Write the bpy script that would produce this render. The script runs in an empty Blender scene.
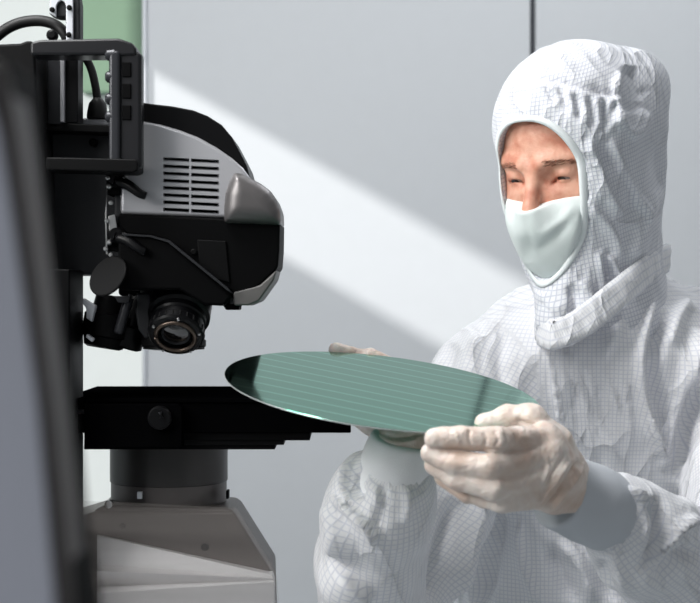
import bpy, bmesh, math, numpy as np
from mathutils import Vector, Matrix, noise

# ------------------------------------------------------------------ camera frame helpers
F, CX, CY, CZ = 1500.0, 350.0, 301.5, 1.5
C = bpy.context.scene.collection
def P(px, py, Y):
    return Vector(((px-CX)/F*Y, Y, CZ-(py-CY)/F*Y))
def A(px, py, Y):
    return np.array(P(px, py, Y))

# ------------------------------------------------------------------ materials
def srgb(c):
    return tuple(((v/255)/12.92 if v/255 <= .04045 else ((v/255+.055)/1.055)**2.4) for v in c)+(1,)
def mat(name, col, rough=.5, metal=0., coat=0., spec=.5, bump=0., bscale=200., sss=0., var=0.):
    m = bpy.data.materials.new(name); m.use_nodes = True
    nt = m.node_tree; b = nt.nodes['Principled BSDF']
    b.inputs['Base Color'].default_value = srgb(col)
    b.inputs['Roughness'].default_value = rough
    b.inputs['Metallic'].default_value = metal
    b.inputs['Coat Weight'].default_value = coat
    b.inputs['Specular IOR Level'].default_value = spec
    if sss:
        b.inputs['Subsurface Weight'].default_value = sss
        b.inputs['Subsurface Radius'].default_value = (.012, .005, .003)
        b.inputs['Subsurface Scale'].default_value = .6
    tc = nt.nodes.new('ShaderNodeTexCoord')
    if bump:
        n = nt.nodes.new('ShaderNodeTexNoise'); n.inputs['Scale'].default_value = bscale; n.inputs['Detail'].default_value = 3
        bp = nt.nodes.new('ShaderNodeBump'); bp.inputs['Strength'].default_value = bump; bp.inputs['Distance'].default_value = .001
        nt.links.new(tc.outputs['Object'], n.inputs['Vector'])
        nt.links.new(n.outputs['Fac'], bp.inputs['Height']); nt.links.new(bp.outputs['Normal'], b.inputs['Normal'])
    if var:
        n2 = nt.nodes.new('ShaderNodeTexNoise'); n2.inputs['Scale'].default_value = 25; n2.inputs['Detail'].default_value = 4
        r = nt.nodes.new('ShaderNodeMapRange'); r.inputs['To Min'].default_value = 1-var; r.inputs['To Max'].default_value = 1+var
        mx = nt.nodes.new('ShaderNodeVectorMath'); mx.operation = 'SCALE'; mx.inputs[0].default_value = srgb(col)[:3]
        nt.links.new(tc.outputs['Object'], n2.inputs['Vector']); nt.links.new(n2.outputs['Fac'], r.inputs['Value'])
        nt.links.new(r.outputs['Result'], mx.inputs['Scale']); nt.links.new(mx.outputs['Vector'], b.inputs['Base Color'])
    return m

M = dict(
    black=mat('black_satin', (7, 7, 8), .5, spec=.12, bump=.15, bscale=900),
    gloss=mat('black_gloss', (7, 7, 9), .36, spec=.2),
    matte=mat('black_matte', (4, 4, 5), .7, spec=.07),
    lower=mat('black_shell', (9, 9, 10), .55, spec=.05),
    facet=mat('dark_grey_facet', (96, 94, 93), .5, .2),
    handle=mat('handle_plastic', (24, 24, 27), .34, spec=.4),
    stage=mat('stage_anodised', (6, 6, 7), .7, spec=.0, bump=.1, bscale=900),
    post=mat('grip_post', (50, 51, 55), .3, .3),
    char=mat('charcoal_paint', (36, 37, 40), .5, spec=.25, bump=.2, bscale=900),
    silver=mat('silver_paint', (186, 186, 190), .4, .5, bump=.08, bscale=1500),
    bulge=mat('pewter_paint', (108, 105, 105), .38, .6),
    metal=mat('brushed_steel', (190, 190, 190), .3, 1.),
    basegrey=mat('taupe_metal', (92, 87, 86), .42, .3, bump=.05, bscale=900),
    basepanel=mat('satin_aluminium', (205, 203, 204), .4, .35),
    colgrey=mat('dark_taupe', (54, 52, 52), .4, .2),
    glass=mat('lens_glass', (20, 18, 16), .05, 0, 1.),
    bronze=mat('lens_ring', (88, 77, 69), .3, .8),
    rubber=mat('cable_rubber', (12, 12, 13), .5, spec=.4),
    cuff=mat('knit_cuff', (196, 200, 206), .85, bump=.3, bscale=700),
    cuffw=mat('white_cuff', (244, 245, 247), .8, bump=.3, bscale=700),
    mask=mat('mask_fabric', (226, 234, 232), .9, bump=.2, bscale=500),
    rim=mat('hood_binding', (232, 237, 238), .85, bump=.3, bscale=600),
    brow=mat('eyebrow_hair', (160, 110, 88), .9, bump=.8, bscale=900),
    eyew=mat('eyeball_white', (150, 128, 118), .15),
    iris=mat('iris_dark', (45, 36, 32), .12),
    sock=mat('overboot', (215, 220, 226), .8),
    bench=mat('bench_laminate', (190, 194, 198), .4),
    floorm=mat('floor_vinyl', (176, 182, 186), .35, var=.04),
    column_s=mat('column_silver', (226, 227, 240), .45, .2),
    column_b=mat('column_shade', (78, 73, 72), .5),
)

def wallmat(name, col, rough=.55):
    return mat(name, col, rough, bump=.05, bscale=60, var=.02)

def skinmat():
    m = mat('skin', (206, 150, 126), .5, sss=.12, bump=.5, bscale=420)
    nt = m.node_tree; b = nt.nodes['Principled BSDF']
    tc = nt.nodes['Texture Coordinate']
    n = nt.nodes.new('ShaderNodeTexNoise'); n.inputs['Scale'].default_value = 55; n.inputs['Detail'].default_value = 5
    cr = nt.nodes.new('ShaderNodeValToRGB')
    cr.color_ramp.elements[0].position = .36; cr.color_ramp.elements[0].color = srgb((204, 136, 112))
    cr.color_ramp.elements[1].position = .62; cr.color_ramp.elements[1].color = srgb((228, 174, 150))
    nt.links.new(tc.outputs['Object'], n.inputs['Vector']); nt.links.new(n.outputs['Fac'], cr.inputs['Fac'])
    nt.links.new(cr.outputs['Color'], b.inputs['Base Color'])
    return m
M['skin'] = skinmat()

def glovemat():
    m = mat('latex_glove', (224, 208, 196), .42, sss=.1)
    nt = m.node_tree; b = nt.nodes['Principled BSDF']; tc = nt.nodes['Texture Coordinate']
    n = nt.nodes.new('ShaderNodeTexNoise'); n.inputs['Scale'].default_value = 24; n.inputs['Detail'].default_value = 4
    n.inputs['Distortion'].default_value = .6
    cr = nt.nodes.new('ShaderNodeValToRGB')
    cr.color_ramp.elements[0].position = .35; cr.color_ramp.elements[0].color = srgb((208, 185, 170))
    cr.color_ramp.elements[1].position = .62; cr.color_ramp.elements[1].color = srgb((233, 223, 215))
    nt.links.new(tc.outputs['Object'], n.inputs['Vector']); nt.links.new(n.outputs['Fac'], cr.inputs['Fac'])
    nt.links.new(cr.outputs['Color'], b.inputs['Base Color'])
    n2 = nt.nodes.new('ShaderNodeTexNoise'); n2.inputs['Scale'].default_value = 90; n2.inputs['Detail'].default_value = 5; n2.inputs['Distortion'].default_value = 1.2
    bp = nt.nodes.new('ShaderNodeBump'); bp.inputs['Strength'].default_value = .7; bp.inputs['Distance'].default_value = .0025
    nt.links.new(tc.outputs['Object'], n2.inputs['Vector']); nt.links.new(n2.outputs['Fac'], bp.inputs['Height'])
    nt.links.new(bp.outputs['Normal'], b.inputs['Normal'])
    return m
M['glove'] = glovemat()

def clothmat(name, base, line, pitch=.0056):
    m = mat(name, base, .8); nt = m.node_tree; b = nt.nodes['Principled BSDF']
    b.inputs['Sheen Weight'].default_value = .15
    at = nt.nodes.new('ShaderNodeAttribute'); at.attribute_name = 'cloth_uv'
    sx = nt.nodes.new('ShaderNodeSeparateXYZ'); nt.links.new(at.outputs['Vector'], sx.inputs[0])
    outs = []
    for ax in ('X', 'Y'):
        pp = nt.nodes.new('ShaderNodeMath'); pp.operation = 'PINGPONG'; pp.inputs[1].default_value = pitch/2
        nt.links.new(sx.outputs[ax], pp.inputs[0])
        mr = nt.nodes.new('ShaderNodeMapRange'); mr.interpolation_type = 'SMOOTHSTEP'
        mr.inputs['From Min'].default_value = 0; mr.inputs['From Max'].default_value = pitch*.2
        mr.inputs['To Min'].default_value = 1; mr.inputs['To Max'].default_value = 0
        nt.links.new(pp.outputs[0], mr.inputs['Value']); outs.append(mr)
    mx = nt.nodes.new('ShaderNodeMath'); mx.operation = 'MAXIMUM'
    nt.links.new(outs[0].outputs[0], mx.inputs[0]); nt.links.new(outs[1].outputs[0], mx.inputs[1])
    mc = nt.nodes.new('ShaderNodeMixRGB'); mc.inputs[1].default_value = srgb(base); mc.inputs[2].default_value = srgb(line)
    nt.links.new(mx.outputs[0], mc.inputs[0]); nt.links.new(mc.outputs[0], b.inputs['Base Color'])
    bp = nt.nodes.new('ShaderNodeBump'); bp.inputs['Strength'].default_value = .35; bp.inputs['Distance'].default_value = .0006
    nt.links.new(mx.outputs[0], bp.inputs['Height'])
    tc = nt.nodes['Texture Coordinate']; prev = bp
    for sc_, st_, di_, rot in ((7, .8, .030, .5), (17, .7, .012, -.4), (38, .5, .004, .2)):   # crumples of the thin cloth
        mp = nt.nodes.new('ShaderNodeMapping'); mp.inputs['Scale'].default_value = (1, 1, .55); mp.inputs['Rotation'].default_value = (0, rot, 0)
        n = nt.nodes.new('ShaderNodeTexNoise'); n.inputs['Scale'].default_value = sc_; n.inputs['Detail'].default_value = 1.5; n.inputs['Distortion'].default_value = .8
        s1 = nt.nodes.new('ShaderNodeMath'); s1.operation = 'SUBTRACT'; s1.inputs[1].default_value = .5
        s2 = nt.nodes.new('ShaderNodeMath'); s2.operation = 'ABSOLUTE'
        s3 = nt.nodes.new('ShaderNodeMath'); s3.operation = 'POWER'; s3.inputs[1].default_value = .7
        b2 = nt.nodes.new('ShaderNodeBump'); b2.invert = True; b2.inputs['Strength'].default_value = st_; b2.inputs['Distance'].default_value = di_
        nt.links.new(tc.outputs['Object'], mp.inputs[0]); nt.links.new(mp.outputs[0], n.inputs['Vector']); nt.links.new(n.outputs['Fac'], s1.inputs[0])
        nt.links.new(s1.outputs[0], s2.inputs[0]); nt.links.new(s2.outputs[0], s3.inputs[0]); nt.links.new(s3.outputs[0], b2.inputs['Height'])
        nt.links.new(prev.outputs['Normal'], b2.inputs['Normal']); prev = b2
    nt.links.new(prev.outputs['Normal'], b.inputs['Normal'])
    return m
M['cloth'] = clothmat('coverall_grid_cloth', (240, 240, 242), (217, 219, 227), .0048)
M['hood'] = clothmat('hood_grid_cloth', (230, 231, 235), (194, 197, 209), .0048)

# ------------------------------------------------------------------ object helpers
def tag(o, label=None, cat=None, group=None, kind=None):
    if label: o['label'] = label
    if cat: o['category'] = cat
    if group: o['group'] = group
    if kind: o['kind'] = kind
    return o
def empty(name, loc, label, cat):
    o = bpy.data.objects.new(name, None); C.objects.link(o); o.location = loc; o.empty_display_size = .1
    return tag(o, label, cat)
def link(name, me, m, parent=None, smooth=True, mods=()):
    me.materials.append(m)
    o = bpy.data.objects.new(name, me); C.objects.link(o)
    if smooth:
        me.polygons.foreach_set('use_smooth', [True]*len(me.polygons))
    if parent:
        o.parent = parent
        base = Vector((0, 0, 0)); q = parent
        while q: base += q.location; q = q.parent
        me.transform(Matrix.Translation(-base))
    else:
        cs = [v.co for v in me.vertices]
        c = Vector(((min(v.x for v in cs)+max(v.x for v in cs))/2, (min(v.y for v in cs)+max(v.y for v in cs))/2, min(v.z for v in cs)))
        me.transform(Matrix.Translation(-c)); o.location = c
    return o
def from_bm(name, bm, m, parent=None, smooth=True):
    bmesh.ops.recalc_face_normals(bm, faces=bm.faces)
    me = bpy.data.meshes.new(name); bm.to_mesh(me); bm.free()
    return link(name, me, m, parent, smooth)
def autosmooth(bm, deg=35):
    for e in bm.edges:
        if len(e.link_faces) == 2 and e.calc_face_angle(0) > math.radians(deg): e.smooth = False

def bm_prism(bm, poly, Y0, Y1, bevel=0., seg=3, persp=True):
    """outline in photo pixels taken at depth Y0, extruded straight back to Y1"""
    pts = [P(x, y, Y0) for x, y in poly]
    return bm_prism3(bm, pts, Vector((0, Y1-Y0, 0)), bevel, seg)
def bm_prism3(bm, pts, d, bevel=0., seg=3):
    n = len(pts); t = bmesh.new()
    a = [t.verts.new(p) for p in pts]; b = [t.verts.new(p+d) for p in pts]
    t.faces.new(a); t.faces.new(b[::-1])
    for i in range(n):
        t.faces.new((a[i], b[i], b[(i+1) % n], a[(i+1) % n]))
    bmesh.ops.recalc_face_normals(t, faces=t.faces)
    if bevel:
        es = [e for e in t.edges if e.calc_face_angle(0) > math.radians(25)]
        bmesh.ops.bevel(t, geom=es, offset=bevel, segments=seg, profile=.5, affect='EDGES', clamp_overlap=True)
    autosmooth(t)
    merge(bm, t)
def merge(bm, t):
    me = bpy.data.meshes.new('tmp'); t.to_mesh(me); t.free(); bm.from_mesh(me); bpy.data.meshes.remove(me)
def prism(name, poly, Y0, Y1, m, parent, bevel=.002, seg=3):
    bm = bmesh.new(); bm_prism(bm, poly, Y0, Y1, bevel, seg); return from_bm2(name, bm, m, parent)
def from_bm2(name, bm, m, parent=None):
    me = bpy.data.meshes.new(name); bm.to_mesh(me); bm.free(); o = link(name, me, m, parent, True)
    w_ = o.modifiers.new('weighted', 'WEIGHTED_NORMAL'); w_.keep_sharp = True; return o
def rect(x0, y0, x1, y1): return [(x0, y0), (x1, y0), (x1, y1), (x0, y1)]
def box(name, x0, y0, x1, y1, Y0, Y1, m, parent, bevel=.002, seg=3):
    return prism(name, rect(x0, y0, x1, y1), Y0, Y1, m, parent, bevel, seg)
def wbox(name, lo, hi, m, parent=None, bevel=.0):
    bm = bmesh.new()
    pts = [Vector((lo[0], lo[1], lo[2])), Vector((hi[0], lo[1], lo[2])), Vector((hi[0], lo[1], hi[2])), Vector((lo[0], lo[1], hi[2]))]
    bm_prism3(bm, pts, Vector((0, hi[1]-lo[1], 0)), bevel, 2)
    return from_bm2(name, bm, m, parent)

def frame_of(d):
    d = Vector(d).normalized(); up = Vector((0, 0, 1)) if abs(d.z) < .9 else Vector((1, 0, 0))
    a = d.cross(up).normalized(); b = a.cross(d).normalized(); return a, b, d
def bm_lathe(bm, c, axis, prof, n=40):
    """prof = [(distance along axis, radius)...]; closed at both ends"""
    c = Vector(c); a, b, d = frame_of(axis); t = bmesh.new(); rings = []
    for (s, r) in prof:
        rings.append([t.verts.new(c+d*s+(a*math.cos(2*math.pi*i/n)+b*math.sin(2*math.pi*i/n))*r) for i in range(n)])
    for k in range(len(rings)-1):
        for i in range(n):
            t.faces.new((rings[k][i], rings[k][(i+1) % n], rings[k+1][(i+1) % n], rings[k+1][i]))
    t.faces.new(rings[0][::-1]); t.faces.new(rings[-1])
    bmesh.ops.recalc_face_normals(t, faces=t.faces); autosmooth(t, 30); merge(bm, t)
def lathe(name, c, axis, prof, m, parent, n=40):
    bm = bmesh.new(); bm_lathe(bm, c, axis, prof, n); return from_bm2(name, bm, m, parent)
def spline(pts, n):
    """Catmull-Rom through the points"""
    pts = [np.array(p, float) for p in pts]; Q = [2*pts[0]-pts[1]]+pts+[2*pts[-1]-pts[-2]]; out = []
    for i in range(1, len(Q)-2):
        for k in range(n):
            t = k/n
            out.append(.5*((2*Q[i])+(-Q[i-1]+Q[i+1])*t+(2*Q[i-1]-5*Q[i]+4*Q[i+1]-Q[i+2])*t*t+(-Q[i-1]+3*Q[i]-3*Q[i+1]+Q[i+2])*t**3))
    out.append(pts[-1]); return out
def bm_tube(bm, pts, rad, n=14):
    t = bmesh.new(); rings = []; prev = None; L = len(pts)
    for i, p in enumerate(pts):
        p = Vector(p); d = (Vector(pts[min(i+1, L-1)])-Vector(pts[max(i-1, 0)])).normalized()
        if prev is None: a, b, _ = frame_of(d)
        else:
            a = (prev-d*prev.dot(d)).normalized(); b = d.cross(a)
        prev = a; r = rad(i/(L-1)) if callable(rad) else rad
        rings.append([t.verts.new(p+(a*math.cos(2*math.pi*k/n)+b*math.sin(2*math.pi*k/n))*r) for k in range(n)])
    for k in range(L-1):
        for i in range(n): t.faces.new((rings[k][i], rings[k][(i+1) % n], rings[k+1][(i+1) % n], rings[k+1][i]))
    t.faces.new(rings[0][::-1]); t.faces.new(rings[-1]); bmesh.ops.recalc_face_normals(t, faces=t.faces); merge(bm, t)
def tube(name, pts, rad, m, parent=None, n=14):
    bm = bmesh.new(); bm_tube(bm, pts, rad, n); return from_bm2(name, bm, m, parent)

# ------------------------------------------------------------------ implicit surfaces (numpy) -> mesh
def nets(fn, lo, hi, h):
    lo = np.array(lo, float); hi = np.array(hi, float); n = np.ceil((hi-lo)/h).astype(int)+1
    xs = [lo[i]+np.arange(n[i])*h for i in range(3)]
    G = np.empty(n, np.float32)
    yy, zz = np.meshgrid(xs[1], xs[2], indexing='ij'); step = max(1, int(400000/(n[1]*n[2])))
    for i in range(0, n[0], step):
        xx = xs[0][i:i+step]; m = len(xx)
        p = np.empty((m, n[1], n[2], 3)); p[..., 0] = xx[:, None, None]; p[..., 1] = yy; p[..., 2] = zz
        G[i:i+m] = fn(p.reshape(-1, 3)).reshape(m, n[1], n[2])
    S = G < 0; cn = n-1
    acc = np.zeros(tuple(cn)+(3,), np.float32); cnt = np.zeros(tuple(cn), np.int16)
    def sl(o): return tuple(slice(o[k], o[k]+cn[k]) for k in range(3))
    cor = [(i, j, k) for i in (0, 1) for j in (0, 1) for k in (0, 1)]
    for a in cor:
        for ax in range(3):
            if a[ax]: continue
            b = list(a); b[ax] = 1; b = tuple(b)
            Sa, Sb = S[sl(a)], S[sl(b)]; m = Sa != Sb
            ga, gb = G[sl(a)][m], G[sl(b)][m]; t = ga/(ga-gb)
            off = np.tile(np.array(a, np.float32), (len(t), 1)); off[:, ax] += t
            acc[m] += off; cnt[m] += 1
    act = cnt > 0; idx = np.full(tuple(cn), -1); idx[act] = np.arange(act.sum())
    V = (np.argwhere(act)+acc[act]/cnt[act][:, None])*h+lo
    faces = []
    for ax in range(3):
        o1, o2 = [k for k in range(3) if k != ax]
        s0 = [slice(None)]*3; s1 = [slice(None)]*3; s0[ax] = slice(0, -1); s1[ax] = slice(1, None)
        ch = S[tuple(s0)] != S[tuple(s1)]; e = np.argwhere(ch)
        ok = (e[:, o1] > 0) & (e[:, o2] > 0) & (e[:, o1] < cn[o1]) & (e[:, o2] < cn[o2]); e = e[ok]
        flip = S[tuple(s0)][e[:, 0], e[:, 1], e[:, 2]]
        def c(d1, d2):
            q = e.copy(); q[:, o1] -= d1; q[:, o2] -= d2; return idx[q[:, 0], q[:, 1], q[:, 2]]
        q = np.stack([c(1, 1), c(0, 1), c(0, 0), c(1, 0)], 1)
        if ax == 1: flip = ~flip
        q[~flip] = q[~flip][:, ::-1]; faces.append(q)
    return V, np.concatenate(faces)
def normals(V, Fq):
    d1 = V[Fq[:, 2]]-V[Fq[:, 0]]; d2 = V[Fq[:, 3]]-V[Fq[:, 1]]; fn = np.cross(d1, d2); N = np.zeros_like(V)
    for k in range(4): np.add.at(N, Fq[:, k], fn)
    return N/(np.linalg.norm(N, axis=1, keepdims=True)+1e-12)
def relax(V, Fq, it=2, w=.5):
    E = np.concatenate([Fq[:, [0, 1]], Fq[:, [1, 2]], Fq[:, [2, 3]], Fq[:, [3, 0]]])
    for _ in range(it):
        s = np.zeros_like(V); c = np.zeros(len(V))
        np.add.at(s, E[:, 0], V[E[:, 1]]); np.add.at(s, E[:, 1], V[E[:, 0]]); np.add.at(c, E[:, 0], 1); np.add.at(c, E[:, 1], 1)
        V = V*(1-w)+s/c[:, None]*w
    return V
def mesh_from(name, V, Fq, m, parent, uv=None):
    me = bpy.data.meshes.new(name)
    me.vertices.add(len(V)); me.vertices.foreach_set('co', V.astype(np.float32).ravel())
    me.loops.add(len(Fq)*4); me.loops.foreach_set('vertex_index', Fq.astype(np.int32).ravel())
    me.polygons.add(len(Fq)); me.polygons.foreach_set('loop_start', (np.arange(len(Fq))*4).astype(np.int32))
    me.update(calc_edges=True); me.validate()
    if uv is not None:
        at = me.attributes.new('cloth_uv', 'FLOAT_VECTOR', 'POINT')
        u3 = np.zeros((len(V), 3), np.float32); u3[:, :2] = uv; at.data.foreach_set('vector', u3.ravel())
    return link(name, me, m, parent, True)

def smin(a, b, k):
    h = np.clip(.5+.5*(b-a)/k, 0, 1); return b*(1-h)+a*h-k*h*(1-h)
def smax(a, b, k): return -smin(-a, -b, k)
def cap(p, a, b, ra, rb):
    a = np.asarray(a, float); b = np.asarray(b, float); ab = b-a; t = np.clip(((p-a)@ab)/(ab@ab), 0, 1)
    return np.linalg.norm(p-a-t[:, None]*ab, axis=1)-(ra+(rb-ra)*t)
def ell(p, c, r):
    q = p-np.asarray(c); r = np.asarray(r); k0 = np.linalg.norm(q/r, axis=1); k1 = np.linalg.norm(q/(r*r), axis=1)+1e-9
    return k0*(k0-1)/k1
def chain(p, pts, rs, k=.004):
    d = None
    for i in range(len(pts)-1):
        c = cap(p, pts[i], pts[i+1], rs[i], rs[i+1]); d = c if d is None else smin(d, c, k)
    return d
def poly_sd(p2, poly):
    """signed distance to a 2-D polygon"""
    poly = np.asarray(poly, float); d = np.full(len(p2), 1e9); s = np.ones(len(p2)); n = len(poly); j = n-1
    for i in range(n):
        e = poly[j]-poly[i]; w = p2-poly[i]; t = np.clip((w@e)/(e@e), 0, 1); b = w-t[:, None]*e
        d = np.minimum(d, (b*b).sum(1))
        c1 = p2[:, 1] >= poly[i, 1]; c2 = p2[:, 1] < poly[j, 1]; c3 = e[0]*w[:, 1] > e[1]*w[:, 0]
        f = (c1 & c2 & c3) | (~c1 & ~c2 & ~c3); s[f] *= -1; j = i
    return s*np.sqrt(d)
def rounded(name, poly_px, Y0, Y1, r, m, parent, h=.002, extra=None):
    """pebble-edged solid: outline (pixels at Y0) extruded in depth with rounding radius r"""
    pts = np.array([[P(x, y, Y0).x, P(x, y, Y0).z] for x, y in poly_px])
    def fn(p):
        d2 = poly_sd(p[:, [0, 2]], pts)+r; dy = np.abs(p[:, 1]-(Y0+Y1)/2)-(Y1-Y0)/2+r
        d = np.minimum(np.maximum(d2, dy), 0)+np.sqrt(np.maximum(d2, 0)**2+np.maximum(dy, 0)**2)-r
        return extra(p, d) if extra else d
    lo = [pts[:, 0].min()-3*h, Y0-3*h, pts[:, 1].min()-3*h]; hi = [pts[:, 0].max()+3*h, Y1+3*h, pts[:, 1].max()+3*h]
    V, Q = nets(fn, lo, hi, h); V = relax(V, Q, 2); return mesh_from(name, V, Q, m, parent)

def to_px(V): return np.stack([CX+F*V[:, 0]/V[:, 1], CY-F*(V[:, 2]-CZ)/V[:, 1]], 1)
def fold(V, N, line, w, amp, asym=1.):
    """raise (or sink) the cloth along a crease; w = half width in px at the photo's scale"""
    px = to_px(V); vd = V-np.array([0, 0, CZ]); vd /= np.linalg.norm(vd, axis=1, keepdims=True)
    face = np.clip(-(N*vd).sum(1)*4, 0, 1)
    line = np.array(spline([(a, b, 0) for a, b in line], 6))[:, :2] if len(line) > 2 else np.array(line, float)
    best = np.full(len(V), 1e9); sgn = np.ones(len(V)); tt = np.zeros(len(V)); L = len(line)-1
    for i in range(L):
        a, b = line[i], line[i+1]; e = b-a; wv = px-a; t = np.clip((wv@e)/(e@e), 0, 1)
        q = wv-t[:, None]*e; d = np.sqrt((q*q).sum(1)); m = d < best
        best[m] = d[m]; sgn[m] = np.sign(e[0]*wv[m, 1]-e[1]*wv[m, 0]); tt[m] = (i+t[m])/L
    ww = np.where(sgn > 0, w, w*asym); taper = np.clip(np.minimum(tt, 1-tt)*5, .0, 1)**.6
    return V+N*(amp*np.exp(-(best/ww)**2)*face*taper)[:, None]
def nz(V, s, seed=0., stretch=(1, 1, 1)):
    st = np.array(stretch)*s; q = V*st+seed
    return np.array([noise.noise(Vector(v)) for v in q])

# ================================================================== the room
def struct(o): o['kind'] = 'structure'; return o
M['wall'] = wallmat('wall_panel_paint', (203, 206, 210))
M['wall2'] = wallmat('adjoining_wall_paint', (214, 219, 219))
M['green'] = wallmat('green_panel', (132, 162, 136))
M['seam'] = mat('panel_joint', (92, 94, 100), .6)
M['alu'] = mat('door_frame_aluminium', (205, 208, 214), .4, .2)
YW = 3.2
xs = P(533, 0, YW).x; xl = P(147, 0, YW).x
struct(wbox('floor', (-2.2, -1.0, -.05), (2.4, 4.2, 0), M['floorm']))
# back wall: two big panels with a joint, ending at a corner on the left
struct(wbox('wall_back', (xl, YW, 0), (xs-.006, YW+.08, 3.2), M['wall'], None, .002))
struct(wbox('wall_back_panel', (xs+.006, YW, 0), (2.4, YW+.08, 3.2), M['wall'], None, .002))
struct(wbox('trim_1', (xs-.012, YW+.02, 0), (xs+.012, YW+.09, 3.2), M['seam']))
struct(wbox('trim_2', (xl-.009, YW-.01, 0), (xl, YW+.1, 3.2), M['alu'], None, .003))
# the recess left of the corner: pale wall, green panel above
struct(wbox('wall_recess', (-2.0, 3.9, 0), (xl+.1, 3.98, 3.2), M['wall2']))
g = struct(wbox('trim_3', (P(80, 0, 3.85).x, 3.85, P(0, 92, 3.85).z), (xl+.1, 3.9, 3.2), M['green'], None, .004))
# unseen left wall with a sunlit transom window, heightened to block stray sun
zl, zh, ya, yb = 2.362, 2.634, 1.75, 3.12
xw = -1.5
struct(wbox('wall_left', (xw-.06, -1.0, 0), (xw, 3.3, zl), M['wall2']))
struct(wbox('wall_left_upper', (xw-.06, -1.0, zh), (xw, 3.3, 4.8), M['wall2']))
struct(wbox('wall_left_pier', (xw-.06, -1.0, zl), (xw, ya, zh), M['wall2']))
struct(wbox('wall_left_end_pier', (xw-.06, yb, zl), (xw, 3.3, zh), M['wall2']))
fr = wbox('window_1', (xw-.055, ya, zl), (xw-.045, yb, zl+.008), M['alu']); struct(fr)

# lights: the low sun through the transom, ceiling panels, added fills, soft sky
def light(name, kind, loc, target=None, direction=None, **kw):
    d = bpy.data.lights.new(name, kind)
    for k, v in kw.items(): setattr(d, k, v)
    o = bpy.data.objects.new(name, d); C.objects.link(o); o.location = loc
    v = Vector(direction) if direction is not None else Vector(target)-Vector(loc)
    o.rotation_euler = v.to_track_quat('-Z', 'Y').to_euler(); return o
light('sun', 'SUN', (-4, 1, 5), direction=(1, .55, -.565), energy=4.6, angle=math.radians(1.1), color=(1, .985, .95))
light('ceiling_light_key', 'AREA', (-1.25, .65, 2.15), target=(.3, 1.7, 1.5), energy=20, shape='RECTANGLE', size=.8, size_y=.6, color=(1, .99, .97))
light('ceiling_light_back', 'AREA', (.9, 2.5, 3.0), target=(.4, 1.9, 1.4), energy=9, shape='RECTANGLE', size=1.0, size_y=.5, color=(.93, .96, 1))
light('fill_light_front', 'AREA', (-.55, 1.15, 2.55), target=(.4, 1.7, 1.3), energy=16.5, shape='RECTANGLE', size=.6, size_y=.5, color=(1, 1, 1))  # added area fill that brightens the coverall from the upper left
light('fill_light_wall', 'AREA', (.1, 1.9, 3.3), target=(.05, 3.2, 1.5), energy=9, shape='RECTANGLE', size=2.2, size_y=.4, color=(.97, 1, 1))  # added wash that lifts the brightness of the back wall
w = bpy.data.worlds.new('room_light'); bpy.context.scene.world = w; w.use_nodes = True
bg = w.node_tree.nodes['Background']; bg.inputs['Color'].default_value = (.92, .965, 1, 1); bg.inputs['Strength'].default_value = .24

cam = bpy.data.cameras.new('camera'); co = bpy.data.objects.new('camera', cam); C.objects.link(co)
co.location = (0, 0, CZ); co.rotation_euler = (math.pi/2, 0, 0)
cam.sensor_width = 36; cam.lens = F/700*36; cam.clip_start = .05
cam.dof.use_dof = True; cam.dof.focus_distance = 1.58; cam.dof.aperture_fstop = 8.5
sc = bpy.context.scene; sc.camera = co
sc.view_settings.view_transform = 'Standard'; sc.view_settings.look = 'None'; sc.view_settings.gamma = 1; sc.view_settings.exposure = 0
sc.view_settings.use_curve_mapping = False

# bench that carries the instrument
b = empty('lab_bench', (-.55, 1.75, 0), 'pale laminate lab bench carrying the black and silver inspection microscope', 'bench')
wbox('bench_top', (-1.25, 1.3, .96), (.06, 2.25, 1.0), M['bench'], b, .004)
for x in (-1.2, .0):
    for y in (1.35, 2.18): wbox('leg', (x-.0, y, 0), (x+.05, y+.05, .96), M['alu'], b, .003)
# ================================================================== inspection microscope
def bk(poly, Ya, Yb, xmin):
    """outline given for the far face's right-hand side: bring it to the near face"""
    return [(350-(350-x)*Yb/Ya if x >= xmin else x, y) for x, y in poly]
ms = empty('inspection_microscope', (P(169, 0, 1.6).x, 1.6, 1.0), 'large black and silver inspection microscope with vented head above a flat black stage', 'microscope')
def sub(name, o): return o
# head: silver side shell, black top cap, pewter front cover, black lower body
YH, YR = 1.47, 1.57
def cutslots(bm_holder_name, o, cutter):
    md = o.modifiers.new('cut', 'BOOLEAN'); md.operation = 'DIFFERENCE'; md.object = cutter; md.solver = 'EXACT'
    dg = bpy.context.evaluated_depsgraph_get(); me = bpy.data.meshes.new_from_object(o.evaluated_get(dg)); o.modifiers.clear()
    o.data = me; bpy.data.objects.remove(cutter)
    b2 = bmesh.new(); b2.from_mesh(me); autosmooth(b2, 25); b2.to_mesh(me); b2.free()
    w_ = o.modifiers.new('weighted', 'WEIGHTED_NORMAL'); w_.keep_sharp = True
shell = prism('side_shell', [(120, 121), (143, 121), (160, 124), (180, 130), (198, 137), (216, 147), (232, 158), (243, 168), (251, 179), (254, 196), (254, 219), (120, 214)], YH, YR, M['silver'], ms, .004, 4)
bm = bmesh.new()
for r in range(8):
    for c_ in range(2):
        x0 = (162, 190)[c_]; x1 = (188, 218)[c_]; y = 156+r*7.25
        sl_ = lambda x: (x-160)*.05
        bm_prism(bm, [(x0, y+sl_(x0)), (x1, y+sl_(x1)), (x1, y+3.6+sl_(x1)), (x0, y+3.6+sl_(x0))], YH-.01, YH+.012, 0)
cut = from_bm2('cutter', bm, M['black'], None)
bpy.context.view_layer.update()
cutslots('side_shell', shell, cut)
bm = bmesh.new()
for r in range(8):
    y = 156+r*7.25
    bm_prism(bm, [(162.6, y-.0), (217.4, y+2.8), (217.4, y+6.2), (162.6, y+3.4)], YH+.0105, YH+.016, 0)
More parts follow.
